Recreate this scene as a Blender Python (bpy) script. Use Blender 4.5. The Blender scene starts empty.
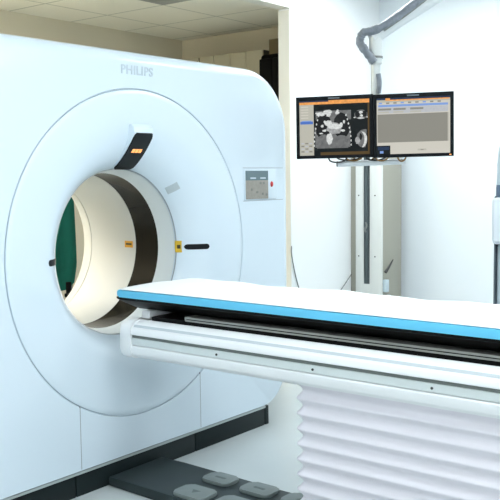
import bpy, bmesh, math, random
from mathutils import Vector, Matrix
random.seed(4)
sc = bpy.context.scene
COL = sc.collection
PI = math.pi

# ------------------------------------------------------------------ materials
def mat(name, col, rough=.5, metal=0, spec=.5, emit=None, es=1.0, coat=0, noise=0, nscale=30, bump=0, bscale=80):
    m = bpy.data.materials.new(name); m.use_nodes = True
    nt = m.node_tree; b = nt.nodes['Principled BSDF']
    b.inputs['Base Color'].default_value = (*col, 1)
    b.inputs['Roughness'].default_value = rough
    b.inputs['Metallic'].default_value = metal
    b.inputs['Specular IOR Level'].default_value = spec
    b.inputs['Coat Weight'].default_value = coat
    b.inputs['Coat Roughness'].default_value = .08
    if emit:
        b.inputs['Emission Color'].default_value = (*emit, 1)
        b.inputs['Emission Strength'].default_value = es
    if noise or bump:
        tc = nt.nodes.new('ShaderNodeTexCoord')
    if noise:
        n = nt.nodes.new('ShaderNodeTexNoise'); n.inputs['Scale'].default_value = nscale
        n.inputs['Detail'].default_value = 4
        r = nt.nodes.new('ShaderNodeMapRange')
        r.inputs['To Min'].default_value = 1-noise; r.inputs['To Max'].default_value = 1+noise*.5
        mx = nt.nodes.new('ShaderNodeMix'); mx.data_type = 'RGBA'; mx.blend_type = 'MULTIPLY'
        mx.inputs['Factor'].default_value = 1
        mx.inputs['A'].default_value = (*col, 1)
        nt.links.new(tc.outputs['Object'], n.inputs['Vector'])
        nt.links.new(n.outputs['Fac'], r.inputs['Value'])
        nt.links.new(r.outputs['Result'], mx.inputs['B'])
        nt.links.new(mx.outputs['Result'], b.inputs['Base Color'])
    if bump:
        n2 = nt.nodes.new('ShaderNodeTexNoise'); n2.inputs['Scale'].default_value = bscale
        bp = nt.nodes.new('ShaderNodeBump'); bp.inputs['Strength'].default_value = bump
        bp.inputs['Distance'].default_value = .01
        nt.links.new(tc.outputs['Object'], n2.inputs['Vector'])
        nt.links.new(n2.outputs['Fac'], bp.inputs['Height'])
        nt.links.new(bp.outputs['Normal'], b.inputs['Normal'])
    return m

def ceiling_tile_mat():
    m = mat('ceiling_tiles', (.84, .81, .69), .8)
    nt = m.node_tree; b = nt.nodes['Principled BSDF']
    g = nt.nodes.new('ShaderNodeNewGeometry'); s = nt.nodes.new('ShaderNodeSeparateXYZ')
    nt.links.new(g.outputs['Position'], s.inputs[0])
    outs = []
    for ax, off in (('X', 4.68), ('Y', 4.47)):
        a = nt.nodes.new('ShaderNodeMath'); a.operation = 'SUBTRACT'; a.inputs[1].default_value = off-6.0-.006
        d = nt.nodes.new('ShaderNodeMath'); d.operation = 'DIVIDE'; d.inputs[1].default_value = .6
        f = nt.nodes.new('ShaderNodeMath'); f.operation = 'FRACT'
        l = nt.nodes.new('ShaderNodeMath'); l.operation = 'LESS_THAN'; l.inputs[1].default_value = .03
        nt.links.new(s.outputs[ax], a.inputs[0]); nt.links.new(a.outputs[0], d.inputs[0])
        nt.links.new(d.outputs[0], f.inputs[0]); nt.links.new(f.outputs[0], l.inputs[0]); outs.append(l)
    mx = nt.nodes.new('ShaderNodeMath'); mx.operation = 'MAXIMUM'
    nt.links.new(outs[0].outputs[0], mx.inputs[0]); nt.links.new(outs[1].outputs[0], mx.inputs[1])
    c = nt.nodes.new('ShaderNodeMix'); c.data_type = 'RGBA'
    c.inputs['A'].default_value = (.84, .81, .69, 1); c.inputs['B'].default_value = (.56, .55, .46, 1)
    nt.links.new(mx.outputs[0], c.inputs['Factor']); nt.links.new(c.outputs['Result'], b.inputs['Base Color'])
    return m

M = dict(
    shell=mat('gantry_gloss_white', (.70, .80, .875), .22, coat=.25),
    rim=mat('bore_rim_white', (.72, .775, .79), .3),
    liner=mat('bore_liner_cream', (.67, .675, .645), .4),
    window=mat('bore_window_black', (.009, .008, .006), .10, spec=.1),
    groove=mat('seam_grey', (.30, .34, .37), .5),
    plinth=mat('plinth_charcoal', (.010, .017, .018), .45, spec=.2),
    lip=mat('lip_grey', (.38, .43, .43), .4),
    slot=mat('slot_black', (.004, .006, .008), .3, spec=.2),
    yellow=mat('label_yellow', (.72, .46, .03), .5),
    amber=mat('label_amber', (.75, .36, .02), .5),
    labelink=mat('label_ink', (.05, .04, .01), .5),
    logo=mat('logo_grey', (.50, .58, .64), .4),
    sticker=mat('sticker_grey', (.46, .53, .56), .5),
    digit=mat('digit_orange', (.8, .3, .08), .4, emit=(1, .42, .12), es=1.0),
    panelscreen=mat('panel_screen', (.13, .19, .21), .25),
    panelkeys=mat('panel_keys', (.34, .32, .28), .5, noise=.25, nscale=60),
    keymark=mat('key_mark', (.22, .22, .2), .5),
    red=mat('button_red', (.55, .02, .02), .3),
    white=mat('table_white', (.82, .84, .85), .35),
    alu=mat('rail_silver', (.66, .71, .71), .38, metal=.1),
    shadegrey=mat('table_shade_line', (.52, .57, .60), .5),
    gapgrey=mat('table_groove', (.16, .18, .17), .5),
    steel=mat('slide_steel', (.34, .34, .31), .35, metal=.5),
    carbon=mat('cradle_black', (.003, .003, .003), .4, spec=.15),
    blue=mat('pad_blue', (.13, .57, .84), .6),
    sheet=mat('sheet_white', (.88, .90, .90), .8, bump=.15, bscale=14),
    bellows=mat('bellows_lavender', (.76, .735, .785), .6),
    pedalbase=mat('pedal_base_grey', (.028, .040, .042), .45, spec=.25),
    pedal=mat('pedal_grey', (.19, .225, .22), .5),
    pedalink=mat('pedal_ink', (.09, .12, .12), .5),
    screw=mat('screw_dark', (.02, .02, .02), .4),
    wall=mat('wall_white', (.88, .90, .90), .55),
    wallblue=mat('wall_cool_white', (.84, .89, .92), .35),
    endcream=mat('wall_end_cream', (.80, .78, .70), .6),
    backwall=mat('back_wall_tan', (.68, .62, .48), .8),
    ceil=mat('front_ceiling', (.82, .83, .83), .9),
    tiles=ceiling_tile_mat(),
    floor=mat('floor_epoxy', (.58, .63, .635), .28, noise=.08, nscale=3),
    bezel=mat('bezel_black', (.004, .006, .008), .45, spec=.15),
    bezelmark=mat('bezel_mark', (.12, .15, .17), .4),
    pole=mat('pole_light_grey', (.62, .65, .64), .3, metal=.3),
    arm=mat('arm_white', (.70, .74, .75), .4),
    sleeve=mat('cable_sleeve_grey', (.24, .27, .31), .35, noise=.6, nscale=34),
    cableblack=mat('cable_black', (.015, .014, .013), .5),
    cablebrown=mat('cable_brown', (.30, .16, .05), .5),
    cablegrey=mat('cable_grey', (.20, .21, .20), .5),
    tray=mat('tray_white', (.78, .82, .84), .35),
    beige=mat('cabinet_beige', (.36, .35, .29), .6),
    beigedark=mat('cabinet_beige_dark', (.30, .29, .23), .6),
    cover=mat('cable_cover_white', (.74, .75, .71), .45),
    slotdark=mat('cable_slot_dark', (.075, .095, .10), .6),
    green=mat('green_cloth', (.006, .17, .12), .85, noise=.3, nscale=9),
    chrome=mat('stand_metal', (.4, .4, .4), .25, metal=.9),
    cupboard=mat('cupboard_tan', (.43, .39, .28), .6),
    cupboarddark=mat('cupboard_gap', (.10, .09, .06), .7),
    black=mat('locker_black', (.003, .003, .003), .6, spec=.1),
    brown=mat('box_brown', (.12, .09, .04), .8),
    device=mat('device_white', (.80, .86, .90), .3),
    devicegrey=mat('device_grey', (.55, .65, .70), .35),
    devicetrim=mat('device_trim', (.10, .13, .15), .4),
    deviceblue=mat('device_joint_blue', (.12, .18, .27), .4),
    orange=mat('device_orange', (.8, .25, .05), .4),
    lamp=mat('lamp_diffuser', (.9, .9, .9), .5, emit=(.90, .965, 1.0), es=9.0),
    alcovefill=mat('alcove_fill_warm', (.9, .9, .9), .5, emit=(1, .965, .88), es=11.5),
    lampframe=mat('lamp_frame', (.75, .75, .75), .5),
    vent=mat('vent_grey', (.30, .30, .27), .6),
)

# ------------------------------------------------------------------ helpers
LOC = {}
def mk(name, bm, m, parent=None, smooth=True, angle=35, recenter=True, kind=None):
    me = bpy.data.meshes.new(name)
    bmesh.ops.recalc_face_normals(bm, faces=bm.faces[:])
    if parent is not None:
        bmesh.ops.translate(bm, verts=bm.verts[:], vec=-LOC.get(parent.name, Vector((0, 0, 0))))
        base = None
    elif recenter:
        xs = [v.co for v in bm.verts]
        base = Vector(((min(c.x for c in xs)+max(c.x for c in xs))/2, (min(c.y for c in xs)+max(c.y for c in xs))/2, min(c.z for c in xs)))
        bmesh.ops.translate(bm, verts=bm.verts[:], vec=-base)
    else:
        base = None
    bm.to_mesh(me); bm.free()
    mats = m if isinstance(m, (list, tuple)) else [m]
    for x in mats: me.materials.append(x)
    if smooth:
        for p in me.polygons: p.use_smooth = True
        try: me.set_sharp_from_angle(angle=math.radians(angle))
        except Exception: pass
    o = bpy.data.objects.new(name, me); COL.objects.link(o)
    if parent is not None:
        o.parent = parent
        LOC[o.name] = LOC.get(parent.name, Vector((0, 0, 0)))
    elif base is not None:
        o.location = base
        LOC[o.name] = base
    if kind: o['kind'] = kind
    return o
def tag(o, label, cat, group=None):
    o['label'] = label; o['category'] = cat
    if group: o['group'] = group
    return o
def thing(name, label, cat, loc=(0, 0, 0), group=None):
    o = bpy.data.objects.new(name, None); COL.objects.link(o); o.location = loc
    o.empty_display_size = .1
    LOC[o.name] = Vector(loc)
    return tag(o, label, cat, group)
def NB(): return bmesh.new()
def box(bm, a, b, bev=0, seg=2, mi=0):
    x0, y0, z0 = a; x1, y1, z1 = b
    vs = [bm.verts.new(p) for p in ((x0,y0,z0),(x1,y0,z0),(x1,y1,z0),(x0,y1,z0),(x0,y0,z1),(x1,y0,z1),(x1,y1,z1),(x0,y1,z1))]
    fs = [bm.faces.new([vs[i] for i in q]) for q in ((3,2,1,0),(4,5,6,7),(0,1,5,4),(1,2,6,5),(2,3,7,6),(3,0,4,7))]
    for f in fs: f.material_index = mi
    if bev:
        es = list({e for f in fs for e in f.edges})
        r = bmesh.ops.bevel(bm, geom=es, offset=bev, segments=seg, profile=.5, affect='EDGES')
        for f in r['faces']: f.material_index = mi
    return bm
def prism(bm, pts, d0, d1, axis='y', bev=0, seg=2, mi=0):
    """extrude an outline; pts in the two other axes (x,z) for y, (y,z) for x, (x,y) for z"""
    def P(p, d):
        return {'y': (p[0], d, p[1]), 'x': (d, p[0], p[1]), 'z': (p[0], p[1], d)}[axis]
    a = [bm.verts.new(P(p, d0)) for p in pts]; b = [bm.verts.new(P(p, d1)) for p in pts]
    fs = [bm.faces.new(a), bm.faces.new(b[::-1])]
    n = len(pts)
    for i in range(n): fs.append(bm.faces.new((a[i], b[i], b[(i+1) % n], a[(i+1) % n])))
    for f in fs: f.material_index = mi
    if bev:
        es = list({e for f in fs[:2] for e in f.edges})
        bmesh.ops.bevel(bm, geom=es, offset=bev, segments=seg, profile=.5, affect='EDGES')
    return bm
def catmull(pts, n=8):
    P = [Vector(p) for p in pts]; Q = [P[0]*2-P[1]]+P+[P[-1]*2-P[-2]]; out = []
    for i in range(1, len(Q)-2):
        for k in range(n):
            t = k/n; a, b, c, d = Q[i-1:i+3]
            out.append(.5*((2*b)+(c-a)*t+(2*a-5*b+4*c-d)*t*t+(3*b-a-3*c+d)*t**3))
    return out+[P[-1]]
def tube(bm, pts, r, n=12, mi=0, wob=0):
    pts = [Vector(p) for p in pts]; rings = []; up = None
    for i, p in enumerate(pts):
        t = (pts[min(i+1, len(pts)-1)]-pts[max(i-1, 0)]).normalized()
        if up is None: up = t.orthogonal().normalized()
        up = (up-t*up.dot(t)).normalized(); s = t.cross(up)
        rr = r[i] if isinstance(r, (list, tuple)) else r
        if wob: rr *= 1+wob*random.uniform(-1, 1)
        rings.append([bm.verts.new(p+(up*math.cos(2*PI*k/n)+s*math.sin(2*PI*k/n))*rr) for k in range(n)])
    for a, b in zip(rings, rings[1:]):
        for k in range(n): bm.faces.new((a[k], a[(k+1) % n], b[(k+1) % n], b[k])).material_index = mi
    bm.faces.new(rings[0][::-1]).material_index = mi; bm.faces.new(rings[-1]).material_index = mi
    return bm
def rrect(x0, z0, x1, z1, r, n=6):
    out = []
    for cx, cz, a in ((x1-r, z1-r, 0), (x0+r, z1-r, 90), (x0+r, z0+r, 180), (x1-r, z0+r, 270)):
        for k in range(n+1):
            t = math.radians(a+90*k/n); out.append((cx+r*math.cos(t), cz+r*math.sin(t)))
    return out
def struct(name, bm, m, smooth=False):
    return mk(name, bm, m, None, smooth, recenter=False, kind='structure')

# ------------------------------------------------------------------ camera
F = Vector((.7827295, .61646114, -.08549969)); R = Vector((.61790774, -.78616601, -.01153427)); U = Vector((.07432738, .0438027, .99627143))
cd = bpy.data.cameras.new('camera'); cam = bpy.data.objects.new('camera', cd); COL.objects.link(cam)
mw = Matrix.Identity(4)
for i in range(3):
    mw[i][0] = R[i]; mw[i][1] = U[i]; mw[i][2] = -F[i]
mw[2][3] = 1.44
cam.matrix_world = mw
cd.sensor_width = 36; cd.lens = 859.757/500*36; cd.clip_start = .02
sc.camera = cam

# ------------------------------------------------------------------ room shell
WY = 3.70; WT = .10; WX = 6.5; CZ = 2.95; BZ = 2.70; OX0 = 1.25; OX1 = 5.197
box_ = lambda a, b: box(NB(), a, b)
struct('floor', box_((-1.6, -2.6, -.1), (6.6, 5.65, 0)), M['floor'])
struct('wall_back', box_((OX1, WY, 0), (WX+.1, WY+WT, CZ)), [M['wall']])
struct('trim_1', box_((OX1-.006, WY+.002, 0), (OX1, WY+WT, 2.64)), M['endcream'])
struct('wall_opening_left', box_((-1.6, WY, 0), (OX0, WY+WT, CZ)), M['wall'])
struct('wall_header', box_((OX0, WY, 2.655), (OX1, WY+WT, CZ)), M['endcream'])
struct('wall_right', box_((WX, -2.6, 0), (WX+.1, WY, CZ)), M['wallblue'])
struct('wall_left', box_((-1.6, -2.6, 0), (-1.5, WY, CZ)), M['wall'])
struct('wall_front', box_((-1.5, -2.6, 0), (WX, -2.5, CZ)), M['wall'])
struct('ceiling', box_((-1.6, -2.6, CZ), (6.6, WY+WT, CZ+.1)), M['ceil'])
struct('wall_alcove_rear', box_((.4, 5.50, 0), (6.1, 5.6, BZ)), M['backwall'])
struct('wall_alcove_right', box_((6.0, WY+WT, 0), (6.1, 5.5, BZ)), M['backwall'])
struct('wall_alcove_left', box_((.3, WY+WT, 0), (.4, 5.6, BZ)), M['backwall'])
struct('ceiling_alcove', box_((.3, WY+WT, BZ), (6.1, 5.6, BZ+.08)), M['tiles'])

# ------------------------------------------------------------------ lamps
def lamp(x, y, z, sx, sy, label, group, dm='lamp'):
    t = thing('unseen_ceiling_light', label, 'ceiling light', (x, y, z), group)
    bm = NB()
    box(bm, (x-sx/2, y-sy/2, z-.03), (x-sx/2+.03, y+sy/2, z)); box(bm, (x+sx/2-.03, y-sy/2, z-.03), (x+sx/2, y+sy/2, z))
    box(bm, (x-sx/2+.03, y-sy/2, z-.03), (x+sx/2-.03, y-sy/2+.03, z)); box(bm, (x-sx/2+.03, y+sy/2-.03, z-.03), (x+sx/2-.03, y+sy/2, z))
    mk('lamp_frame', bm, M['lampframe'], t, False)
    mk('diffuser', box_((x-sx/2+.03, y-sy/2+.03, z-.022), (x+sx/2-.03, y+sy/2-.03, z-.004)), M[dm], t, False)
    return t
for (x, y) in ((.3, -.9), (.3, 1.7), (2.4, -.9), (2.2, 1.2), (4.6, -.9), (5.0, 1.5), (5.2, 2.85)):  # last panel added, out of view, to brighten the walls by the partition
    lamp(x, y, CZ, 1.25, .95, 'unseen square white recessed ceiling light of the scanner room', 'ceiling lights of the scanner room')

# ------------------------------------------------------------------ CT gantry
GX, GZ, GY = 2.903, 1.078, 2.95
gan = thing('ct_scanner', 'large glossy white scanner ring standing on a charcoal plinth', 'medical scanner', (GX, 3.4, 0))
NA = 288
PROF = [(.770, 0), (.70, .001), (.62, .008), (.55, .023), (.50, .044), (.46, .074), (.43, .108), (.415, .132), (.408, .146)]
RIM = [(.408, .146), (.4035, .156), (.397, .185), (.391, .215), (.387, .240), (.385, .263)]
def depth_at(r):
    pts = PROF+RIM[1:]
    if r >= pts[0][0]: return 0.0
    for (r1, t1), (r0, t0) in zip(pts, pts[1:]):
        if r0 <= r <= r1: return t1+(t0-t1)*(r1-r)/(r1-r0)
    return pts[-1][1]
# smooth the funnel profile
PROF = [(p[0], p[2]) for p in catmull([(a, 0, b) for a, b in PROF], 3)]
X0, X1, Z0, Z1 = 1.71, 4.145, .116, 2.036
def outline(inset):
    """distance from the bore axis to the rounded outline, per angle"""
    pts = []
    x0, x1, z0, z1 = X0+inset, X1-inset, Z0+inset*.08, Z1-inset*.7
    for cx, cz, a0, rr in ((1, 1, 0, .37), (0, 1, 90, .37), (0, 0, 180, .29), (1, 0, 270, .29)):
        r = max(rr-inset, .02)
        c = ((x1-r if cx else x0+r), (z1-r if cz else z0+r))
        for k in range(25):
            t = math.radians(a0+90*k/24); pts.append((c[0]+r*math.cos(t)-GX, c[1]+r*math.sin(t)-GZ))
    res = []
    n = len(pts)
    for i in range(NA):
        th = 2*PI*i/NA; d = (math.cos(th), math.sin(th)); best = None
        for j in range(n):
            a = pts[j]; b = pts[(j+1) % n]; e = (b[0]-a[0], b[1]-a[1])
            den = d[0]*e[1]-d[1]*e[0]
            if abs(den) < 1e-12: continue
            s = (a[0]*e[1]-a[1]*e[0])/den; u = (a[0]*d[1]-a[1]*d[0])/den
            if s > 0 and -1e-6 <= u <= 1+1e-6: best = s if best is None else max(best, s)
        res.append(best)
    return res
def ringloop(bm, rads, t):
    return [bm.verts.new((GX+(rads[i] if isinstance(rads, list) else rads)*math.cos(2*PI*i/NA), GY+t, GZ+(rads[i] if isinstance(rads, list) else rads)*math.sin(2*PI*i/NA))) for i in range(NA)]
def bridge(bm, loops):
    for a, b in zip(loops, loops[1:]):
        for i in range(NA): bm.faces.new((a[i], b[i], b[(i+1) % NA], a[(i+1) % NA]))
# outer shell: back face, side, rounded front edge, flat front up to the ring groove
bm = NB(); loops = []
BV = .085; DEP = .93
full = outline(0)
loops.append(ringloop(bm, .46, DEP)); 
loops.append(ringloop(bm, outline(.05), DEP)); loops.append(ringloop(bm, full, DEP-.05))
loops.append(ringloop(bm, full, .5))
for k in range(0, 9):
    a = PI/2*k/8
    loops.append(ringloop(bm, outline(BV*(1-math.cos(a))), BV*(1-math.sin(a))*.9))
flat = outline(BV)
loops.append(ringloop(bm, [.80+(f-.80)*.5 for f in flat], 0))
loops.append(ringloop(bm, .7815, 0)); loops.append(ringloop(bm, .7790, .002)); loops.append(ringloop(bm, .7785, .012)); loops.append(ringloop(bm, .772, .012))
bridge(bm, loops)
mk('outer_shell', bm, M['shell'], gan, angle=30)
# front funnel disc
bm = NB(); L = [ringloop(bm, .7735, .012), ringloop(bm, .7725, .002)]+[ringloop(bm, r, t) for r, t in PROF]+[ringloop(bm, .4065, .150), ringloop(bm, .4060, .165)]
bridge(bm, L); mk('funnel_ring', bm, M['shell'], gan, angle=40)
bm = NB(); L = [ringloop(bm, .4065, .166), ringloop(bm, .4025, .165), ringloop(bm, .4020, .158)]+[ringloop(bm, r, t) for r, t in RIM[2:]]+[ringloop(bm, .40, .266)]
bridge(bm, L); mk('bore_rim', bm, M['rim'], gan, angle=60)
bm = NB(); L = [ringloop(bm, .388, t) for t in (.258, .30, .38, .442)]
bridge(bm, L); mk('bore_window', bm, M['window'], gan)
bm = NB(); L = [ringloop(bm, .392, .434)]+[ringloop(bm, r, t) for r, t in ((.3855, .434), (.385, .437), (.385, .60), (.385, .782), (.390, .784), (.390, .792), (.386, .793), (.390, .82), (.402, .86), (.425, .90), (.455, .93))]
bridge(bm, L); mk('bore_liner', bm, M['liner'], gan, angle=30)

bm = NB(); bridge(bm, [ringloop(bm, r, t) for r, t in ((.4070, .1480), (.4046, .1535))]); mk('rim_seam', bm, M['groove'], gan)
# patches that lie on the funnel surface
def surf(x, z): return GY+depth_at(math.hypot(x-GX, z-GZ))
def patch(bm, pts, th=.003, mi=0, n=8):
    """pts: outline in x,z ; filled by a fan with subdivided spokes following the surface"""
    cx = sum(p[0] for p in pts)/len(pts); cz = sum(p[1] for p in pts)/len(pts)
    c = bm.verts.new((cx, surf(cx, cz)-th, cz)); prev = None
    for k in range(1, n+1):
        cur = [bm.verts.new((cx+(p[0]-cx)*k/n, surf(cx+(p[0]-cx)*k/n, cz+(p[1]-cz)*k/n)-th, cz+(p[1]-cz)*k/n)) for p in pts]
        m_ = len(pts)
        for i in range(m_):
            f = bm.faces.new((c, cur[i], cur[(i+1) % m_])) if prev is None else bm.faces.new((prev[i], cur[i], cur[(i+1) % m_], prev[(i+1) % m_]))
            f.material_index = mi
        prev = cur
    low = [bm.verts.new((p[0], surf(*p)+.004, p[1])) for p in pts]
    for i in range(len(pts)): bm.faces.new((prev[i], low[i], low[(i+1) % len(pts)], prev[(i+1) % len(pts)])).material_index = mi
    return bm
def capsule(bm, x0, x1, zc, h, th=.003, n=24):
    rows = []
    for i in range(n+1):
        x = x0+(x1-x0)*i/n; d = min(x-x0, x1-x); hh = h if d >= h else math.sqrt(max(h*h-(h-d)**2, 1e-8))
        rows.append([bm.verts.new((x, surf(x, zc+hh*f)-(th if abs(f) < 1 else -.003), zc+hh*f)) for f in (-1, -.98, -.5, 0, .5, .98, 1)])
    for a, b in zip(rows, rows[1:]):
        for j in range(6): bm.faces.new((a[j], b[j], b[j+1], a[j+1]))
    return bm
def densify(pts, k=6):
    out = []
    for i, p in enumerate(pts):
        q = pts[(i+1) % len(pts)]
        for j in range(k): out.append((p[0]+(q[0]-p[0])*j/k, p[1]+(q[1]-p[1])*j/k))
    return out
SLX0, SLX1 = 3.328, 3.434
for s in (1, -1):
    xs = (SLX0, SLX1) if s == 1 else (2*GX-SLX1, 2*GX-SLX0)
    mk('grip_slot', capsule(NB(), xs[0], xs[1], 1.073, .0145), M['slot'], gan)
lab = mk('warning_label', patch(NB(), densify([(3.3065, 1.044), (3.3215, 1.044), (3.3215, 1.106), (3.3065, 1.106)], 4), .002), M['yellow'], gan)
mk('label_print', patch(NB(), densify([(3.310, 1.064), (3.318, 1.064), (3.318, 1.084), (3.310, 1.084)], 3), .0032), M['labelink'], lab)
a45 = math.radians(40); cxs, czs = 3.226, 1.384
sq = [(cxs+math.cos(a45)*u-math.sin(a45)*v, czs+math.sin(a45)*u+math.cos(a45)*v) for u, v in ((-.023, -.022), (.023, -.022), (.023, .022), (-.023, .022))]
mk('grey_square_label', patch(NB(), densify(sq, 5), .002), M['sticker'], gan)
# label inside the bore, following the cylinder
def bore_patch(y0, y1, z0, z1, r):
    bm = NB(); rows = []
    for k in range(7):
        z = z0+(z1-z0)*k/6; x = GX+math.sqrt(r*r-(z-GZ)**2); rows.append([bm.verts.new((x, y, z)) for y in (y0, y1)])
    for a, b in zip(rows, rows[1:]): bm.faces.new((a[0], a[1], b[1], b[0]))
    return bm
lab = mk('bore_label', bore_patch(3.403, 3.466, 1.058, 1.094, .383), M['amber'], gan)
mk('label_print', bore_patch(3.412, 3.457, 1.072, 1.082, .3822), M['labelink'], lab)

# display pod at the top of the funnel
pod = NB()
prof = [(2.922, 1.650), (2.950, 1.609), (2.985, 1.566), (3.02, 1.530), (3.055, 1.501), (3.083, 1.484), (3.14, 1.482), (3.10, 1.62), (2.975, 1.688), (2.945, 1.690), (2.926, 1.676)]
PX0, PX1 = 2.850, 2.978
prism(pod, prof, PX0, PX1, 'x', .006, 2)
pd = mk('display_pod', pod, M['shell'], gan)
curve = [(2.919, 1.648), (2.9472, 1.6065), (2.982, 1.5633), (3.0173, 1.5272), (3.0525, 1.498), (3.081, 1.4815)]
cc = [(p.x, p.y) for p in catmull([(a, b, 0) for a, b in curve], 4)]
bm = NB(); rows = []
for i, (y, z) in enumerate(cc):
    j = max(0, min(len(cc)-2, i)); dy = cc[j+1][0]-cc[j][0]; dz = cc[j+1][1]-cc[j][1]; l = math.hypot(dy, dz)
    ny, nz = dz/l, -dy/l                      # outward (towards the camera side, downwards)
    ins = .004+(.010 if i in (0, len(cc)-1) else (.003 if i in (1, len(cc)-2) else 0))
    rows.append([bm.verts.new((x, y+ny*.003, z+nz*.003)) for x in (PX0+ins, PX1-ins)]+[bm.verts.new((x, y-ny*.004, z-nz*.004)) for x in (PX0+ins, PX1-ins)])
for a, b in zip(rows, rows[1:]):
    bm.faces.new((a[0], a[1], b[1], b[0])); bm.faces.new((a[0], b[0], b[2], a[2])); bm.faces.new((a[1], a[3], b[3], b[1]))
bm.faces.new((rows[0][0], rows[0][2], rows[0][3], rows[0][1])); bm.faces.new((rows[-1][0], rows[-1][1], rows[-1][3], rows[-1][2]))
df = mk('display_face', bm, M['slot'], pd, angle=40)
for k in range(3):
    i0 = 8; (ya, za), (yb, zb) = cc[i0-1], cc[i0]
    bm = NB(); xa = 2.882+k*.022
    dy, dz = yb-ya, zb-za; l = math.hypot(dy, dz); ny, nz = dz/l, -dy/l
    q = [(xa, 0), (xa+.018, 0), (xa+.018, 1), (xa, 1)]
    top = [bm.verts.new((x, ya+dy*(-.25+1.5*f)+ny*.0045, za+dz*(-.25+1.5*f)+nz*.0045)) for x, f in q]
    bot = [bm.verts.new((x, ya+dy*(-.25+1.5*f)-ny*.001, za+dz*(-.25+1.5*f)-nz*.001)) for x, f in q]
    bm.faces.new(top)
    for i in range(4): bm.faces.new((top[i], top[(i+1) % 4], bot[(i+1) % 4], bot[i]))
    mk('digit', bm, M['digit'], df, False)

# lettering on the front
def text(body, size, name, m, parent, loc, bold=.0):
    cu = bpy.data.curves.new('lettering', 'FONT'); cu.body = body; cu.size = size; cu.extrude = .001; cu.offset = bold
    cu.align_x = 'LEFT'; cu.space_character = 1.10
    ob = bpy.data.objects.new('tmp', cu); COL.objects.link(ob)
    dg = bpy.context.evaluated_depsgraph_get(); me = bpy.data.meshes.new_from_object(ob.evaluated_get(dg))
    bpy.data.objects.remove(ob)
    bm = NB(); bm.from_mesh(me); bpy.data.meshes.remove(me)
    w = max(v.co.x for v in bm.verts)-min(v.co.x for v in bm.verts)
    return bm, w
bm, w = text('PHILIPS', .058, 'lettering', M['logo'], gan, None, .0012)
for v in bm.verts:
    x, y, z = v.co
    v.co = (2.797+x*.207/w, GY-.001-z, 1.922+y)
mk('lettering', bm, M['logo'], gan, False)

# panel seams of the front
def seam(a, b): mk('seam', box_(a, b), M['groove'], gan, False)
seam((2.4965, GY-.0008, .128), (2.5000, GY+.004, .418)); seam((3.3095, GY-.0008, .128), (3.3130, GY+.004, .421))
# control panel
cp = mk('control_panel', box(NB(), (3.697, GY-.006, 1.308), (3.992, GY+.003, 1.483), .004), M['shell'], gan)
seam((3.69, GY-.001, 1.4845), (4.06, GY+.004, 1.4875)); seam((3.69, GY-.001, 1.3025), (4.06, GY+.004, 1.3055))
mk('control_screen', box_((3.706, GY-.009, 1.417), (3.908, GY-.005, 1.470)), M['panelscreen'], cp, False)
for x, w_ in ((3.745, .05), (3.835, .05)): mk('screen_mark', box_((x, GY-.0096, 1.425), (x+w_, GY-.009, 1.433)), M['logo'], cp, False)
mk('keypad', box_((3.706, GY-.009, 1.313), (3.908, GY-.005, 1.417)), M['panelkeys'], cp, False)
for (x, z) in ((3.75, 1.36), (3.83, 1.395), (3.86, 1.395), (3.885, 1.33), (3.85, 1.335), (3.80, 1.345)):
    mk('key', box_((x, GY-.011, z), (x+.014, GY-.009, z+.012)), M['keymark'], cp, False)
bm = NB()
bmesh.ops.create_uvsphere(bm, u_segments=16, v_segments=10, radius=.013)
bmesh.ops.scale(bm, vec=(.9, .6, 1.25), verts=bm.verts[:]); bmesh.ops.translate(bm, verts=bm.verts[:], vec=(3.944, GY-.007, 1.394))
mk('red_button', bm, M['red'], cp)

# plinth in sections with gaps
bm = NB(); box(bm, (1.95, 2.9545, .105), (3.88, 3.0, .1175)); mk('shell_lip', bm, M['lip'], gan, False)
for a, b in ((1.86, 2.474), (2.480, 3.280), (3.287, 3.885), (3.892, 3.925)):
    mk('plinth_panel', box(NB(), (a, 2.966, 0), (b, 3.80, .110), .003), M['plinth'], gan)

# ------------------------------------------------------------------ patient table
tab = thing('patient_table', 'long white scanner couch on pleated pedestal in front of the ring', 'scanner table', (2.9, 1.4, 0))
TX = 2.905
YE, YS = 2.808, .35                       # far and near ends of the bed frame
def sec(pts): return pts+[(2*TX-x, z) for x, z in reversed(pts)]
fr = [(2.720, .795), (2.708, .803), (2.680, .795), (2.666, .784), (2.661, .774), (2.655, .772), (2.647, .767), (2.643, .758), (2.642, .744), (2.646, .742)]
low = [(2.646, .694), (2.642, .690), (2.641, .672), (2.646, .655), (2.658, .642), (2.68, .634)]
bm = NB(); prism(bm, sec(fr+[(2.655, .741), (2.655, .695)]+low), YS, YE, 'y'); mk('bed_frame', bm, M['white'], tab, angle=25)
for s in (1, -1):
    X = lambda x: x if s == 1 else 2*TX-x
    st = mk('side_rail', prism(NB(), [(X(2.655), .7285), (X(2.646), .7275), (X(2.646), .6975), (X(2.655), .6965)], YS+.02, YE-.03, 'y'), M['alu'], tab)
    mk('rail_groove', prism(NB(), [(X(2.655), .7405), (X(2.6515), .7405), (X(2.6515), .7285), (X(2.655), .7285)], YS+.02, YE-.03, 'y'), M['gapgrey'], tab)
    mk('ledge_shade_line', prism(NB(), [(X(2.6675), .7842), (X(2.6655), .7852), (X(2.6600), .7748), (X(2.6620), .7738)], YS+.02, YE-.03, 'y'), M['shadegrey'], tab)  # grey strip laid on the ledge to paint in its line of shade
    for y in (2.265, 1.79, 1.30, .7):
        bm = NB(); bmesh.ops.create_cone(bm, cap_ends=True, segments=16, radius1=.005, radius2=.005, depth=.004, matrix=Matrix.Translation((X(2.645), y, .712)) @ Matrix.Rotation(PI/2, 4, 'Y'))
        mk('screw', bm, M['screw'], st)
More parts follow.
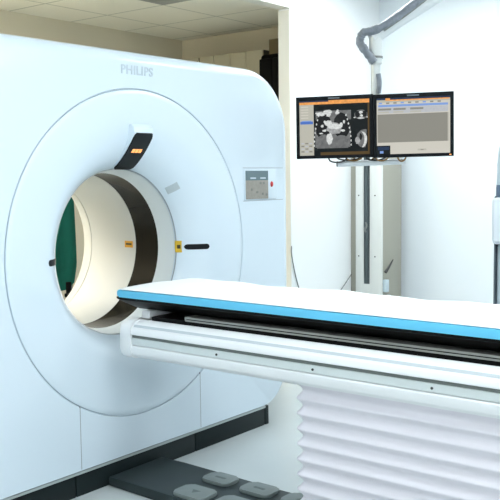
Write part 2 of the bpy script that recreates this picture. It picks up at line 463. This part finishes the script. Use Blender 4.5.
# end cap, rounded
cap = [(x-(.004 if x < 2.7 else 0), z+(.003 if z > .75 else -.003)) for x, z in [(2.720, .795), (2.708, .803), (2.678, .798), (2.655, .786), (2.643, .770), (2.641, .74), (2.640, .70), (2.641, .672), (2.646, .655), (2.658, .642), (2.68, .634)]]
bm = NB(); full_ = sec(cap); prev = None
cz_ = .72
for k in range(7):
    a = PI/2*k/6
    sc_ = 1 if k == 0 else None
    off = .045*(1-math.cos(a)); y = YE+.045*math.sin(a)
    sx = 1-off/.26*.9; sz = 1-off/.09*.28
    cur = [bm.verts.new((TX+(x-TX)*sx, y, cz_+(z-cz_)*sz)) for x, z in full_]
    if prev is None:
        first = [bm.verts.new((x, YE-.045, z)) for x, z in full_]
        bm.faces.new(first)
        n_ = len(first)
        for i in range(n_): bm.faces.new((first[i], first[(i+1) % n_], cur[(i+1) % n_], cur[i]))
    else:
        for i in range(n_): bm.faces.new((prev[i], prev[(i+1) % n_], cur[(i+1) % n_], cur[i]))
    prev = cur
bm.faces.new(prev[::-1]); mk('end_cap', bm, M['white'], tab, angle=50)
# slide mechanism
bm = NB(); box(bm, (2.732, YS+.03, .790), (2*TX-2.732, YE-.09, .8155)); mk('slide_channel', bm, M['carbon'], tab, False)
bm = NB(); box(bm, (2.722, YS+.05, .816), (2*TX-2.722, YE-.30, .835))
mk('slide_rail', bm, M['steel'], tab, False)
for s in (0, 1):
    x = 2.7205 if s == 0 else 2*TX-2.7235
    mk('slide_groove', box_((x, YS+.06, .8235), (x+.003, YE-.31, .827)), M['carbon'], tab, False)
mk('slide_block', box(NB(), (2.735, 2.735, .803), (2*TX-2.735, 2.785, .838), .004), M['white'], tab)
# cradle : black trough with a rising nose
NY = [(2.921, .888, 0), (2.914, .882, .0), (2.878, .858, .03), (2.845, .837, .06), (2.70, .8355, .07), (1.2, .8355, .07), (YS-.05, .8355, .07)]
bm = NB(); prev = None
for y, zb, tw in NY:
    hw = .205 if y < 2.91 else .195
    pts = [(TX-hw, .8945), (TX-hw-.001, .884 if zb < .884 else zb), (TX-hw+.012+tw*.35, min(.868, (zb+.884)/2) if zb < .87 else zb), (TX-hw+.02+tw, zb)]
    pts = sec(pts)
    cur = [bm.verts.new((x, y, z)) for x, z in pts]
    n_ = len(cur)
    if prev is None: bm.faces.new(cur)
    else:
        for i in range(n_): bm.faces.new((prev[i], prev[(i+1) % n_], cur[(i+1) % n_], cur[i]))
    prev = cur
bm.faces.new(prev[::-1]); mk('cradle', bm, M['carbon'], tab, angle=40)
# bellows
bm = NB(); rings = []; zb = .02; P = .0605; A = .021; zt = .652
BX0, BX1, BY0, BY1 = 2.668, 2*TX-2.668, .55, 1.895
k = 0; zz = []; z = .643
while z > zb+P:
    for f, a in ((0, 0), (.07, -.07), (.2, -.45), (.36, -.82), (.5, -1), (.64, -.82), (.8, -.45), (.93, -.07)): zz.append((z-P*f, a*A))
    z -= P
zz.append((z, 0)); zz.append((zb, -.2*A))
def bring(bm, z, o):
    r = .03+o
    pts = rrect(BX0-o, BY0-o, BX1+o, BY1+o, max(.012, .03+o*.6), 4)
    return [bm.verts.new((x, y, z)) for x, y in pts]
for z, o in zz: rings.append(bring(bm, z, o))
n_ = len(rings[0])
for a, b in zip(rings, rings[1:]):
    for i in range(n_): bm.faces.new((a[i], a[(i+1) % n_], b[(i+1) % n_], b[i]))
bm.faces.new(rings[0]); bm.faces.new(rings[-1][::-1])
mk('pleated_skirt', bm, M['bellows'], tab, angle=50)
# floor plate with pedals
fp = mk('floor_plate', prism(NB(), [(2.655, .45), (2.995, .45), (2.998, 2.2), (3.018, 2.80), (3.018, 2.955), (2.663, 2.955), (2.655, 2.5)], .002, .048, 'z', .008, 2), M['pedalbase'], tab)
def pedal(x0, y0, x1, y1, sym):
    bm = NB(); prism(bm, rrect(x0, y0, x1, y1, .03, 5), .046, .064, 'z', .006, 2)
    p = mk('pedal', bm, M['pedal'], fp)
    cx, cy = (x0+x1)/2, (y0+y1)/2
    if sym == 'up': pts = [(cx-.012, cy-.022), (cx+.022, cy), (cx-.012, cy+.022)]
    elif sym == 'bar': pts = rrect(cx-.008, cy-.03, cx+.008, cy+.03, .004, 3)
    else: pts = [(cx+.012, cy-.022), (cx-.022, cy), (cx+.012, cy+.022)]
    bm = NB(); prism(bm, pts, .0635, .0646, 'z'); mk('pedal_symbol', bm, M['pedalink'], p, False)
pedal(2.872, 2.415, 2.985, 2.572, 'bar'); pedal(2.868, 2.185, 2.985, 2.350, 'bar'); pedal(2.868, 1.96, 2.985, 2.125, 'up')
pedal(2.665, 2.385, 2.795, 2.560, 'down'); pedal(2.665, 2.16, 2.795, 2.335, 'up')

# pad and sheet on the cradle
def slab(bm, x0, x1, y0, y1, z0, z1, r, rz):
    prism(bm, rrect(x0, y0, x1, y1, r, 6), z0, z1, 'z', rz, 3)
pad = tag(mk('foam_pad', (lambda b: (slab(b, 2.694, 3.116, .32, 2.92, .8953, .9275, .03, .011), b)[1])(NB()), M['blue'], None), 'thin light blue foam pad lying on the black cradle of the scanner couch', 'foam pad')
bm = NB(); nx, ny = 14, 120; g = []
sx0, sx1, sy0, sy1 = 2.700, 3.112, .33, 2.896
for i in range(ny+1):
    row = []
    for j in range(nx+1):
        u = j/nx; v = i/ny
        x = sx0+(sx1-sx0)*u; y = sy0+(sy1-sy0)*v
        e = math.sin(PI*u)**.5
        bb = max(0, min(1, (2.87-y)/.06)); z = .9325+.004*e+.012*bb*bb*(3-2*bb)*u**.7+.0035*math.sin(y*9+u*3)*u+.002*math.sin(y*23+u*7)*u
        if j == 0: x += .002*math.sin(y*6)
        row.append(bm.verts.new((x, y, z)))
    g.append(row)
for i in range(ny):
    for j in range(nx): bm.faces.new((g[i][j], g[i][j+1], g[i+1][j+1], g[i+1][j]))
r = bmesh.ops.extrude_face_region(bm, geom=bm.faces[:])
vs = [v for v in r['geom'] if isinstance(v, bmesh.types.BMVert)]
for v in vs: v.co.z = .9302
tag(mk('paper_sheet', bm, M['sheet'], None, angle=60), 'crinkled white paper sheet spread along the top of the blue pad', 'paper sheet')

# ------------------------------------------------------------------ monitors and boom
# straight line of the pair in plan
A_ = Vector((4.020, 2.820, 0)); B_ = Vector((4.3555, 2.019, 0))
axis = (B_-A_); LEN = axis.length; ax = axis.normalized(); nrm = Vector((ax.y, -ax.x, 0))      # facing the camera side
if nrm.dot(Vector((-1, 0, 0))) < 0: nrm = -nrm
rotz = math.atan2(ax.y, ax.x)
def rectp(bm, x0, z0, x1, z1, y, mi):
    f = bm.faces.new([bm.verts.new(p) for p in ((x0, y, z0), (x1, y, z0), (x1, y, z1), (x0, y, z1))]); f.material_index = mi
def polyp(bm, pts, y, mi):
    f = bm.faces.new([bm.verts.new((p[0], y, p[1])) for p in pts]); f.material_index = mi
def ell(cx, cz, rx, rz, n=20, wob=0, a0=0, a1=2*PI):
    return [(cx+rx*math.cos(a0+(a1-a0)*k/n)*(1+wob*random.uniform(-1, 1)), cz+rz*math.sin(a0+(a1-a0)*k/n)*(1+wob*random.uniform(-1, 1))) for k in range(n)]
def scr(name, col, s=1.0, noise=0, ns=60):
    m = mat(name, (.004, .004, .004), .4, spec=.12, emit=col, es=s)
    if noise:
        nt = m.node_tree; b = nt.nodes['Principled BSDF']
        tc = nt.nodes.new('ShaderNodeTexCoord'); n = nt.nodes.new('ShaderNodeTexNoise'); n.inputs['Scale'].default_value = ns; n.inputs['Detail'].default_value = 5
        r = nt.nodes.new('ShaderNodeMapRange'); r.inputs['To Min'].default_value = s*(1-noise); r.inputs['To Max'].default_value = s*(1+noise)
        nt.links.new(tc.outputs['Object'], n.inputs['Vector']); nt.links.new(n.outputs['Fac'], r.inputs['Value']); nt.links.new(r.outputs['Result'], b.inputs['Emission Strength'])
    return m
SC = [scr('scr_black', (.006, .009, .010)), scr('scr_beige', (.50, .49, .42)), scr('scr_orange', (.85, .36, .10), 1, .5, 70), scr('scr_navy', (.02, .04, .09)),
      scr('scr_tissue', (.16, .165, .165), 1, .6, 70), scr('scr_bone', (.66, .68, .67), 1, .45, 110), scr('scr_lung', (.012, .013, .014), 1, .8, 90), scr('scr_blue', (.08, .18, .55)),
      scr('scr_panel', (.27, .265, .23)), scr('scr_pale', (.62, .60, .53)), scr('scr_lightblue', (.22, .36, .72)), scr('scr_heart', (.36, .37, .37), 1, .7, 80), scr('scr_darkgold', (.10, .06, .02)), scr('scr_list', (.50, .52, .55), 1, .12, 120)]
W1 = LEN/2; HM = .345; ZM = 1.535
def monitor(idx, label):
    c = A_+ax*(W1*(idx+.5))
    t = thing('monitor', label, 'monitor', (c.x, c.y, ZM), 'pair of boom monitors')
    LOC[t.name] = Vector((0, 0, 0)); t.rotation_euler = (0, math.radians(-.5), rotz)
    w = W1/2-.002; d0 = -.0
    # local: x along the pair, -y towards the viewer, z up
    bz = .018
    bm = NB()
    box(bm, (-w, -.012, 0), (-w+bz, .02, HM)); box(bm, (w-bz, -.012, 0), (w, .02, HM))
    box(bm, (-w+bz, -.012, 0), (w-bz, .02, bz*1.0)); box(bm, (-w+bz, -.012, HM-bz*1.25), (w-bz, .02, HM))
    mk('bezel', bm, M['bezel'], t, False)
    bm = NB(); box(bm, (-w+.005, .02, .005), (w-.005, .045, HM-.005), .008)
    box(bm, (-.12, .045, .07), (.12, .062, .27), .006); mk('back_housing', bm, M['bezel'], t)
    mk('maker_mark', box_((-.032, -.0128, HM-.016), (.032, -.012, HM-.008)), M['bezelmark'], t, False)
    x0, x1, z0, z1 = -w+bz, w-bz, bz, HM-bz*1.25; Wd = x1-x0; Hd = z1-z0
    bm = NB(); y = -.004
    box(bm, (x0, y, z0), (x1, .0, z1))
    u = lambda a: x0+a*Wd
    v = lambda a: z1-a*Hd            # a measured from the top
    if idx == 0:
        rectp(bm, u(0), v(.07), u(1), v(0), y-.0004, 2); rectp(bm, u(0), v(.025), u(.42), v(0), y-.0008, 3)
        rectp(bm, u(0), v(1), u(.205), v(.07), y-.0004, 1); rectp(bm, u(.01), v(.425), u(.195), v(.375), y-.0008, 7); rectp(bm, u(.03), v(.39), u(.17), v(.36), y-.0007, 10)
        for k in range(4):
            for j in range(3): rectp(bm, u(.02+.058*j), v(.79+.05*k), u(.065+.058*j), v(.765+.05*k), y-.0008, 8 if (k+j) % 2 else 13)
        for k in range(5): rectp(bm, u(.02), v(.12+.05*k), u(.13), v(.10+.05*k), y-.0008, 9)
        # chest slice
        polyp(bm, ell(u(.475), v(.56), .26*Wd, .36*Hd, 28, .02), y-.0006, 4)
        rectp(bm, u(.225), v(.86), u(.725), v(.60), y-.0005, 4)
        rectp(bm, u(.235), v(.36), u(.74), v(.19), y-.0005, 4)
        polyp(bm, ell(u(.345), v(.47), .118*Wd, .235*Hd, 22, .04), y-.0010, 6); polyp(bm, ell(u(.605), v(.47), .118*Wd, .235*Hd, 22, .04), y-.0010, 6)
        polyp(bm, ell(u(.50), v(.52), .10*Wd, .11*Hd, 22, .14), y-.0014, 11); polyp(bm, ell(u(.51), v(.48), .10*Wd, .05*Hd, 18, .2), y-.0016, 5)
        polyp(bm, ell(u(.43), v(.70), .045*Wd, .10*Hd, 16, .15), y-.0018, 5); polyp(bm, ell(u(.42), v(.42), .05*Wd, .06*Hd, 14, .2), y-.0018, 5)
        for cx, cz, rx, rz in ((.36, .55, .03, .02), (.33, .47, .02, .03), (.37, .40, .02, .03), (.60, .44, .025, .03), (.62, .56, .03, .02), (.31, .60, .03, .012), (.64, .40, .015, .03)):
            polyp(bm, ell(u(cx), v(cz), rx*Wd, rz*Hd, 10, .3), y-.0018, 5)
        polyp(bm, ell(u(.35), v(.79), .115*Wd, .17*Hd, 22, .03), y-.0012, 4); polyp(bm, ell(u(.60), v(.79), .115*Wd, .15*Hd, 22, .03), y-.0012, 4)
        for cx, cz, rx, rz in ((.30, .25, .065, .035), (.40, .22, .06, .05), (.27, .235, .04, .02), (.545, .235, .03, .03), (.55, .20, .015, .03), (.42, .27, .03, .03)):
            polyp(bm, ell(u(cx), v(cz), rx*Wd, rz*Hd, 12, .25), y-.002, 5)
        for s_ in (-1, 1):
            for k in range(8):
                a = k/7; polyp(bm, ell(u(.475+s_*(.16+.105*math.sin(.35+1.25*a))), v(.28+.54*a), .010*Wd, .021*Hd, 8, .2), y-.002, 5)
        rectp(bm, u(.215), v(1), u(1), v(.875), y-.0022, 0); rectp(bm, u(.745), v(1), u(.775), v(.08), y-.0022, 0)
        rectp(bm, u(.215), v(.175), u(.99), v(.075), y-.0022, 0); rectp(bm, u(.30), v(1), u(.98), v(.945), y-.0024, 12)
        # small views
        polyp(bm, ell(u(.88), v(.28), .095*Wd, .085*Hd, 20, .05), y-.0012, 4); polyp(bm, ell(u(.83), v(.27), .035*Wd, .06*Hd, 12, .1), y-.0016, 6); polyp(bm, ell(u(.93), v(.27), .035*Wd, .06*Hd, 12, .1), y-.0016, 6)
        for cx, cz, rx, rz in ((.88, .24, .025, .03), (.89, .30, .02, .02), (.79, .33, .015, .012), (.965, .33, .012, .012), (.88, .345, .05, .012)):
            polyp(bm, ell(u(cx), v(cz), rx*Wd, rz*Hd, 10, .25), y-.0019, 5)
        polyp(bm, ell(u(.925), v(.72), .11*Wd, .17*Hd, 22, .04, .4*PI, 1.6*PI), y-.0012, 4)
        arc = ell(u(.85), v(.73), .115*Wd, .17*Hd, 14, .03, -1.1, 1.1)+ell(u(.85), v(.73), .075*Wd, .16*Hd, 14, .03, 1.1, -1.1)
        polyp(bm, arc, y-.0018, 5); polyp(bm, ell(u(.83), v(.75), .035*Wd, .06*Hd, 12, .2), y-.0018, 11); polyp(bm, ell(u(.875), v(.68), .02*Wd, .06*Hd, 10, .2), y-.0019, 6)
        rectp(bm, u(.975), v(1), u(1), v(.07), y-.0024, 12)
    else:
        rectp(bm, u(0), v(1), u(1), v(0), y-.0003, 9); rectp(bm, u(0), v(.03), u(1), v(0), y-.0010, 3); rectp(bm, u(0), v(.075), u(1), v(.03), y-.0006, 1)
        rectp(bm, u(.12), v(.045), u(.185), v(.0), y-.0014, 2); rectp(bm, u(.185), v(.05), u(.99), v(.028), y-.0012, 2)
        for k in range(9): rectp(bm, u(.03+.1*k), v(.10), u(.075+.1*k), v(.075), y-.0012, 8 if k % 3 else 10)
        rectp(bm, u(.02), v(.155), u(.97), v(.115), y-.0010, 10); rectp(bm, u(.02), v(.27), u(.97), v(.165), y-.0010, 13)
        for k, (a, b) in enumerate(((.02, .20), (.23, .40), (.46, .64))): rectp(bm, u(a), v(.215), u(b), v(.18), y-.0013, 8); rectp(bm, u(a), v(.262), u(b-.03), v(.235), y-.0013, 1)
        rectp(bm, u(.01), v(.79), u(.965), v(.285), y-.0012, 8); rectp(bm, u(.965), v(.79), u(.985), v(.285), y-.0013, 1)
        rectp(bm, u(0), v(1), u(.185), v(.845), y-.0013, 0); rectp(bm, u(.01), v(.925), u(.17), v(.865), y-.0017, 3); rectp(bm, u(.04), v(.985), u(.09), v(.94), y-.0017, 10)
        rectp(bm, u(.56), v(.945), u(.68), v(.915), y-.0013, 1); rectp(bm, u(.60), v(.94), u(.64), v(.925), y-.0016, 8)
    mk('screen', bm, SC, t, False)
    if idx == 1: mk('power_light', box_((w-.022, -.0128, .006), (w-.012, -.012, .011)), M['digit'], t, False)
    return t
monitor(0, 'left monitor of the pair, showing a grey chest slice on black')
monitor(1, 'right monitor of the pair, showing a pale list above a grey field')

boom = thing('monitor_boom', 'jointed white overhead arm with grey cable sleeve holding the two monitors', 'monitor arm', (4.27, 2.43, 1.5))
def onplane(x, y, d): return Vector((0, 0, 1.44))+(F+R*((x-250)/859.757)-U*((y-250)/859.757))*d
mid = A_+ax*(W1*1.0)-nrm*.085
pole_top = Vector((mid.x, mid.y, 2.235))
bm = NB(); tube(bm, [(mid.x, mid.y, 1.55), (mid.x, mid.y, 2.06)], .027, 20); tube(bm, [(mid.x, mid.y, 2.055), (mid.x, mid.y, 2.20)], .036, 20); mk('pole', bm, M['pole'], boom)
bm = NB(); tube(bm, [(mid.x, mid.y, 2.085), (mid.x, mid.y, 2.097)], .040, 20); mk('clamp_ring', bm, M['cablegrey'], boom)
# crossbar and monitor brackets
e0 = A_+ax*.12-nrm*.085; e1 = B_-ax*.12-nrm*.085
bm = NB(); tube(bm, [(e0.x, e0.y, 1.70), (e1.x, e1.y, 1.70)], .018, 12)
for f in (.25, .75):
    p = A_+axis*f-nrm*.062; q = A_+axis*f-nrm*.10; tube(bm, [(p.x, p.y, 1.70), (q.x, q.y, 1.70)], .03, 12)
mk('crossbar', bm, M['cablegrey'], boom)
# handle tray underneath
h0 = A_+axis*.262-nrm*.05; h1 = A_+axis*.695-nrm*.05
bm = NB(); tube(bm, [(h0.x, h0.y, 1.503), (h1.x, h1.y, 1.512)], .0165, 16)
mk('handle_bar', bm, M['tray'], boom)
bm = NB(); tube(bm, [(h0.x, h0.y, 1.503), tuple(Vector((h0.x, h0.y, 1.503))-ax*.008)], .0155, 16); mk('handle_end', bm, M['cablegrey'], boom)
bm = NB(); tube(bm, [(mid.x, mid.y, 1.56), tuple((mid+nrm*.035).to_3d()+Vector((0, 0, 1.508)))], .014, 10); mk('handle_bracket', bm, M['pole'], boom)
# overhead arm
j0 = Vector((mid.x, mid.y, 2.212))
adir = (R*.82+U*.585+F*.10).normalized()
bm = NB(); tube(bm, [j0-adir*.03, j0+adir*.02, j0+adir*.12, j0+adir*.30, j0+adir*.62, j0+adir*.80], [.036, .041, .042, .048, .062, .062], 20); mk('spring_arm', bm, M['arm'], boom)
e = j0+adir*.80
bm = NB(); tube(bm, [(e.x, e.y, e.z-.08), (e.x, e.y, CZ)], .05, 20); tube(bm, [(e.x, e.y, CZ-.03), (e.x, e.y, CZ)], .13, 24); mk('ceiling_mount', bm, M['arm'], boom)
s_ = -R; upv = U
pts = [j0+Vector((0, 0, -.155))-R*.010-F*.03, j0+Vector((0, 0, -.12))-R*.036-F*.025, j0-R*.070+Vector((0, 0, -.075))-F*.02, j0-R*.088+Vector((0, 0, -.035)), j0-R*.070+Vector((0, 0, .012))-F*.01, j0-R*.02+Vector((0, 0, .018))-F*.035,
       j0+adir*.08+U*.012-F*.045, j0+adir*.22+U*.014-F*.05, j0+adir*.40+U*.026-F*.05, j0+adir*.60+U*.034-F*.05, j0+adir*.78+U*.036-F*.05]
bm = NB(); tube(bm, catmull(pts, 6), .023, 12, wob=.14); mk('cable_sleeve', bm, M['sleeve'], boom)
pts = [j0+adir*.05-U*.012-F*.048, j0+adir*.22-U*.012-F*.058, j0+adir*.40+U*.0-F*.062, j0+adir*.60+U*.008-F*.066, j0+adir*.78+U*.010-F*.066]
bm = NB(); tube(bm, catmull(pts, 6), .006, 8); mk('cable', bm, M['cablegrey'], boom)
pts = [Vector((mid.x, mid.y, 1.89))+R*.012-F*.03, Vector((mid.x, mid.y, 1.945))+R*.016-F*.034, Vector((mid.x, mid.y, 1.995))+R*.01-F*.033]
bm = NB(); tube(bm, catmull(pts, 5), .014, 10); mk('cable_sleeve', bm, M['sleeve'], boom)
# cables sagging below the screens
def P2(f, z, back=.03): p = A_+axis*f-nrm*back; return (p.x, p.y, z)
for col, f0, f1, zd, bk in (('cableblack', .20, .33, 1.512, .02), ('cablebrown', .31, .43, 1.520, .03), ('cablebrown', .36, .50, 1.514, .045), ('cableblack', .44, .58, 1.520, .03), ('cablebrown', .50, .60, 1.517, .02), ('cablebrown', .64, .71, 1.513, .03), ('cableblack', .25, .42, 1.523, .04)):
    bm = NB(); tube(bm, catmull([P2(f0, 1.560, bk), P2(f0+.015, zd+.01, bk), P2((f0+f1)/2, zd, bk), P2(f1-.015, zd+.012, bk), P2(f1, 1.560, bk)], 6), .0045, 8)
    mk('cable', bm, M[col], boom)

# ------------------------------------------------------------------ cable cabinet in the corner
cab = thing('cable_cabinet', 'beige cable cabinet with white slotted cover standing in the corner behind the monitors', 'cabinet', (6.18, 3.55, 0))
mk('cabinet_body', box(NB(), (6.035, 3.405, 0), (6.35, 3.698, 1.74), .003), M['beige'], cab)
def ysl(a, b, m, name='cover_panel', x0=6.012, z0=.04, z1=1.735):
    return mk(name, box(NB(), (x0, a, z0), (6.036, b, z1), .002), m, cab)
ysl(3.402, 3.505, M['cover']); ysl(3.570, 3.640, M['cover'])
mk('cable_slot', prism(NB(), [(3.508, 1.735), (3.567, 1.735), (3.566, 1.0), (3.564, .56), (3.510, .56), (3.508, 1.0)], 6.018, 6.0355, 'x'), M['slotdark'], cab, False)
mk('cover_panel', prism(NB(), [(3.505, .04), (3.57, .04), (3.57, 1.735), (3.567, 1.735), (3.566, 1.0), (3.564, .56), (3.510, .56), (3.508, 1.0), (3.508, 1.735), (3.505, 1.735)], 6.012, 6.030, 'x'), M['cover'], cab, False)
bm = NB(); tube(bm, catmull([(6.014, 3.535, 1.70), (6.013, 3.541, 1.3), (6.012, 3.532, 1.05), (6.013, 3.54, .8), (6.015, 3.537, .58)], 6), .012, 8); mk('cable', bm, M['slotdark'], cab)
bm = NB(); tube(bm, catmull([(6.006, 3.535, .98), (6.0, 3.548, 1.0), (6.0, 3.53, 1.03), (6.006, 3.54, 1.06)], 5), .009, 8); mk('cable_tie', bm, M['cablegrey'], cab)
for (y, z) in ((3.455, 1.27), (3.455, .78), (3.605, 1.27), (3.605, .78)):
    mk('screw', box_((6.0095, y, z), (6.0125, y+.01, z+.01)), M['screw'], cab, False)
bm = NB(); tube(bm, [(6.05, 3.385, .66), (6.085, 3.375, .70), (6.15, 3.372, .755)], [.013, .010, .004], 10); mk('lever', bm, M['screw'], cab)
mk('lever_socket', box(NB(), (6.04, 3.372, .50), (6.085, 3.406, .60), .004), M['devicegrey'], cab)
mk('lower_socket', box(NB(), (6.04, 3.38, .40), (6.13, 3.406, .47), .004), M['devicegrey'], cab)
mk('side_strip', box_((6.036, 3.645, 0), (6.06, 3.6985, 1.745)), M['beigedark'], cab, False)
bm = NB(); tube(bm, catmull([(5.70, 3.692, .40), (5.80, 3.692, .47), (5.93, 3.69, .56), (6.03, 3.69, .63)], 5), .004, 8)
tag(mk('wall_cable', bm, M['cablegrey'], None), 'thin grey cable running up the white wall into the beige cabinet', 'cable')
bm = NB(); tube(bm, catmull([(5.188, 3.693, .92), (5.19, 3.693, .85), (5.235, 3.693, .70), (5.31, 3.693, .52), (5.36, 3.693, .35), (5.37, 3.693, .01)], 6), .004, 8)
tag(mk('wall_cable', bm, M['cablegrey'], None), 'thin grey cable hanging down the white wall beside the scanner edge', 'cable')

# ------------------------------------------------------------------ device at the right edge
dv = thing('injector_stand', 'white rounded medical device on a column at the far right behind the couch', 'medical device', (4.28, 1.58, 0))
def dbox(name, x0, x1, y0, y1, z0, z1, m, b=.02, par=dv): return mk(name, box(NB(), (x0, y0, z0), (x1, y1, z1), b, 4), M[m], par)
dbox('column', 4.005, 4.44, 1.30, 1.637, .03, 1.11, 'devicegrey', .03)
dbox('column_trim', 4.00, 4.42, 1.637, 1.644, .03, 1.33, 'devicetrim', .004)
dbox('base', 3.98, 4.50, 1.20, 1.68, 0, .05, 'devicegrey', .015)
hd = dbox('head', 3.95, 3.999, 1.30, 1.640, 1.10, 1.325, 'device', .022)
dbox('head_rear', 4.0, 4.42, 1.30, 1.6365, 1.11, 1.32, 'device', .03)
bm = NB(); tube(bm, [(4.03, 1.595, 1.085), (3.99, 1.595, 1.085)], .012, 12); mk('orange_knob', bm, M['orange'], dv)
bm = NB(); tube(bm, [(4.06, 1.615, 1.31), (4.06, 1.615, 1.37), (4.06, 1.615, 1.41)], [.042, .042, .036], 16); mk('joint', bm, M['deviceblue'], dv)
bm = NB(); tube(bm, catmull([(4.06, 1.615, 1.38), (4.06, 1.61, 1.48), (4.06, 1.60, 1.58), (4.06, 1.58, 1.68)], 4), [.04]*4+[.042]*4+[.036]*5, 16); mk('upper_arm', bm, M['devicegrey'], dv)

# ------------------------------------------------------------------ alcove behind the scanner
cup = thing('wall_cupboard', 'tan row of tall cupboard doors on the alcove side wall', 'cupboard', (5.8, 4.9, 1.3))
mk('cupboard_body', box_((5.70, 4.32, 1.2), (5.998, 5.20, 2.47)), M['cupboarddark'], cup, False)
for k in range(5):
    mk('cupboard_door', box(NB(), (5.685, 4.322+k*.176, 1.205), (5.70, 4.322+k*.176+(.172 if k != 3 else .160), 2.47), .002), M['cupboard'], cup)
lk = thing('locker', 'tall black locker between the tan cupboard and the partition', 'locker', (5.8, 4.2, 0))
mk('locker_body', box(NB(), (5.62, 4.03, 0), (5.99, 4.305, 2.42), .03, 3), M['black'], lk)
for k in range(2): mk('locker_door', box(NB(), (5.60, 4.04+k*.13, .05), (5.62, 4.165+k*.13, 2.38), .006), M['black'], lk)
tag(mk('storage_box', box(NB(), (5.66, 4.05, 2.42), (5.97, 4.24, 2.54), .004), M['brown'], None), 'brown box lying on top of the black locker', 'box')
vt = tag(mk('air_vent', box_((4.10, 3.88, 2.693), (4.66, 4.455, 2.6995)), M['vent'], None, False), 'grey square air vent set in the alcove ceiling', 'vent')
for x in (1.2, 2.5): lamp(x, 4.77, BZ, 1.16, 1.16, 'warm square fill panel added out of view to brighten the alcove', 'added fill panels of the alcove', 'alcovefill')  # warm panels added out of view beside the scanner to brighten the alcove

# green apron on a stand, seen through the bore
ap = thing('garment_stand', 'metal garment stand behind the scanner, partly seen through its bore', 'stand', (4.28, 5.1, 0))
bm = NB(); tube(bm, [(4.28, 5.12, .03), (4.28, 5.12, 1.62)], .015, 12); mk('pole', bm, M['chrome'], ap)
bm = NB(); tube(bm, [(4.02, 5.12, 1.55), (4.54, 5.12, 1.55)], .012, 12); mk('hanger_bar', bm, M['chrome'], ap)
for k in range(4):
    a = PI/4+PI/2*k
    bm = NB(); tube(bm, [(4.28, 5.12, .06), (4.28+.25*math.cos(a), 5.12+.25*math.sin(a), .03)], .014, 10); mk('foot', bm, M['chrome'], ap)
bm = NB(); g = []
nu, nv = 28, 30
for j in range(nv+1):
    v = j/nv; row = []
    for i in range(nu+1):
        u = i/nu
        hw0 = .24-.04*(1-v)**2
        x = 4.09+(u-.5)*2*hw0*(1 if v < .85 else 1-(v-.85)*.9)
        z = 1.575-v*.95+.03*math.sin(u*7)*v
        y = 5.085+.014*math.sin(u*19+v*1.5)*min(1, v*3)
        row.append(bm.verts.new((x, y, z)))
    g.append(row)
for j in range(nv):
    for i in range(nu): bm.faces.new((g[j][i], g[j][i+1], g[j+1][i+1], g[j+1][i]))
bmesh.ops.solidify(bm, geom=bm.faces[:], thickness=.012)
gc = thing('green_apron', 'dark green apron hanging on the garment stand, seen through the scanner bore', 'apron', (4.2, 5.09, .6))
mk('apron_cloth', bm, M['green'], gc, angle=60)
bm = NB(); box(bm, (4.20, 5.06, .545), (4.24, 5.085, .66), .006); box(bm, (4.185, 5.055, .545), (4.28, 5.085, .575), .006); mk('strap_buckle', bm, M['black'], gc)

# ------------------------------------------------------------------ world and view
w = bpy.data.worlds.new('world'); sc.world = w; w.use_nodes = True
w.node_tree.nodes['Background'].inputs[0].default_value = (.75, .85, 1, 1); w.node_tree.nodes['Background'].inputs[1].default_value = .2
sc.view_settings.view_transform = 'Standard'; sc.view_settings.look = 'None'; sc.view_settings.gamma = 1; sc.view_settings.exposure = 0; sc.view_settings.use_curve_mapping = False
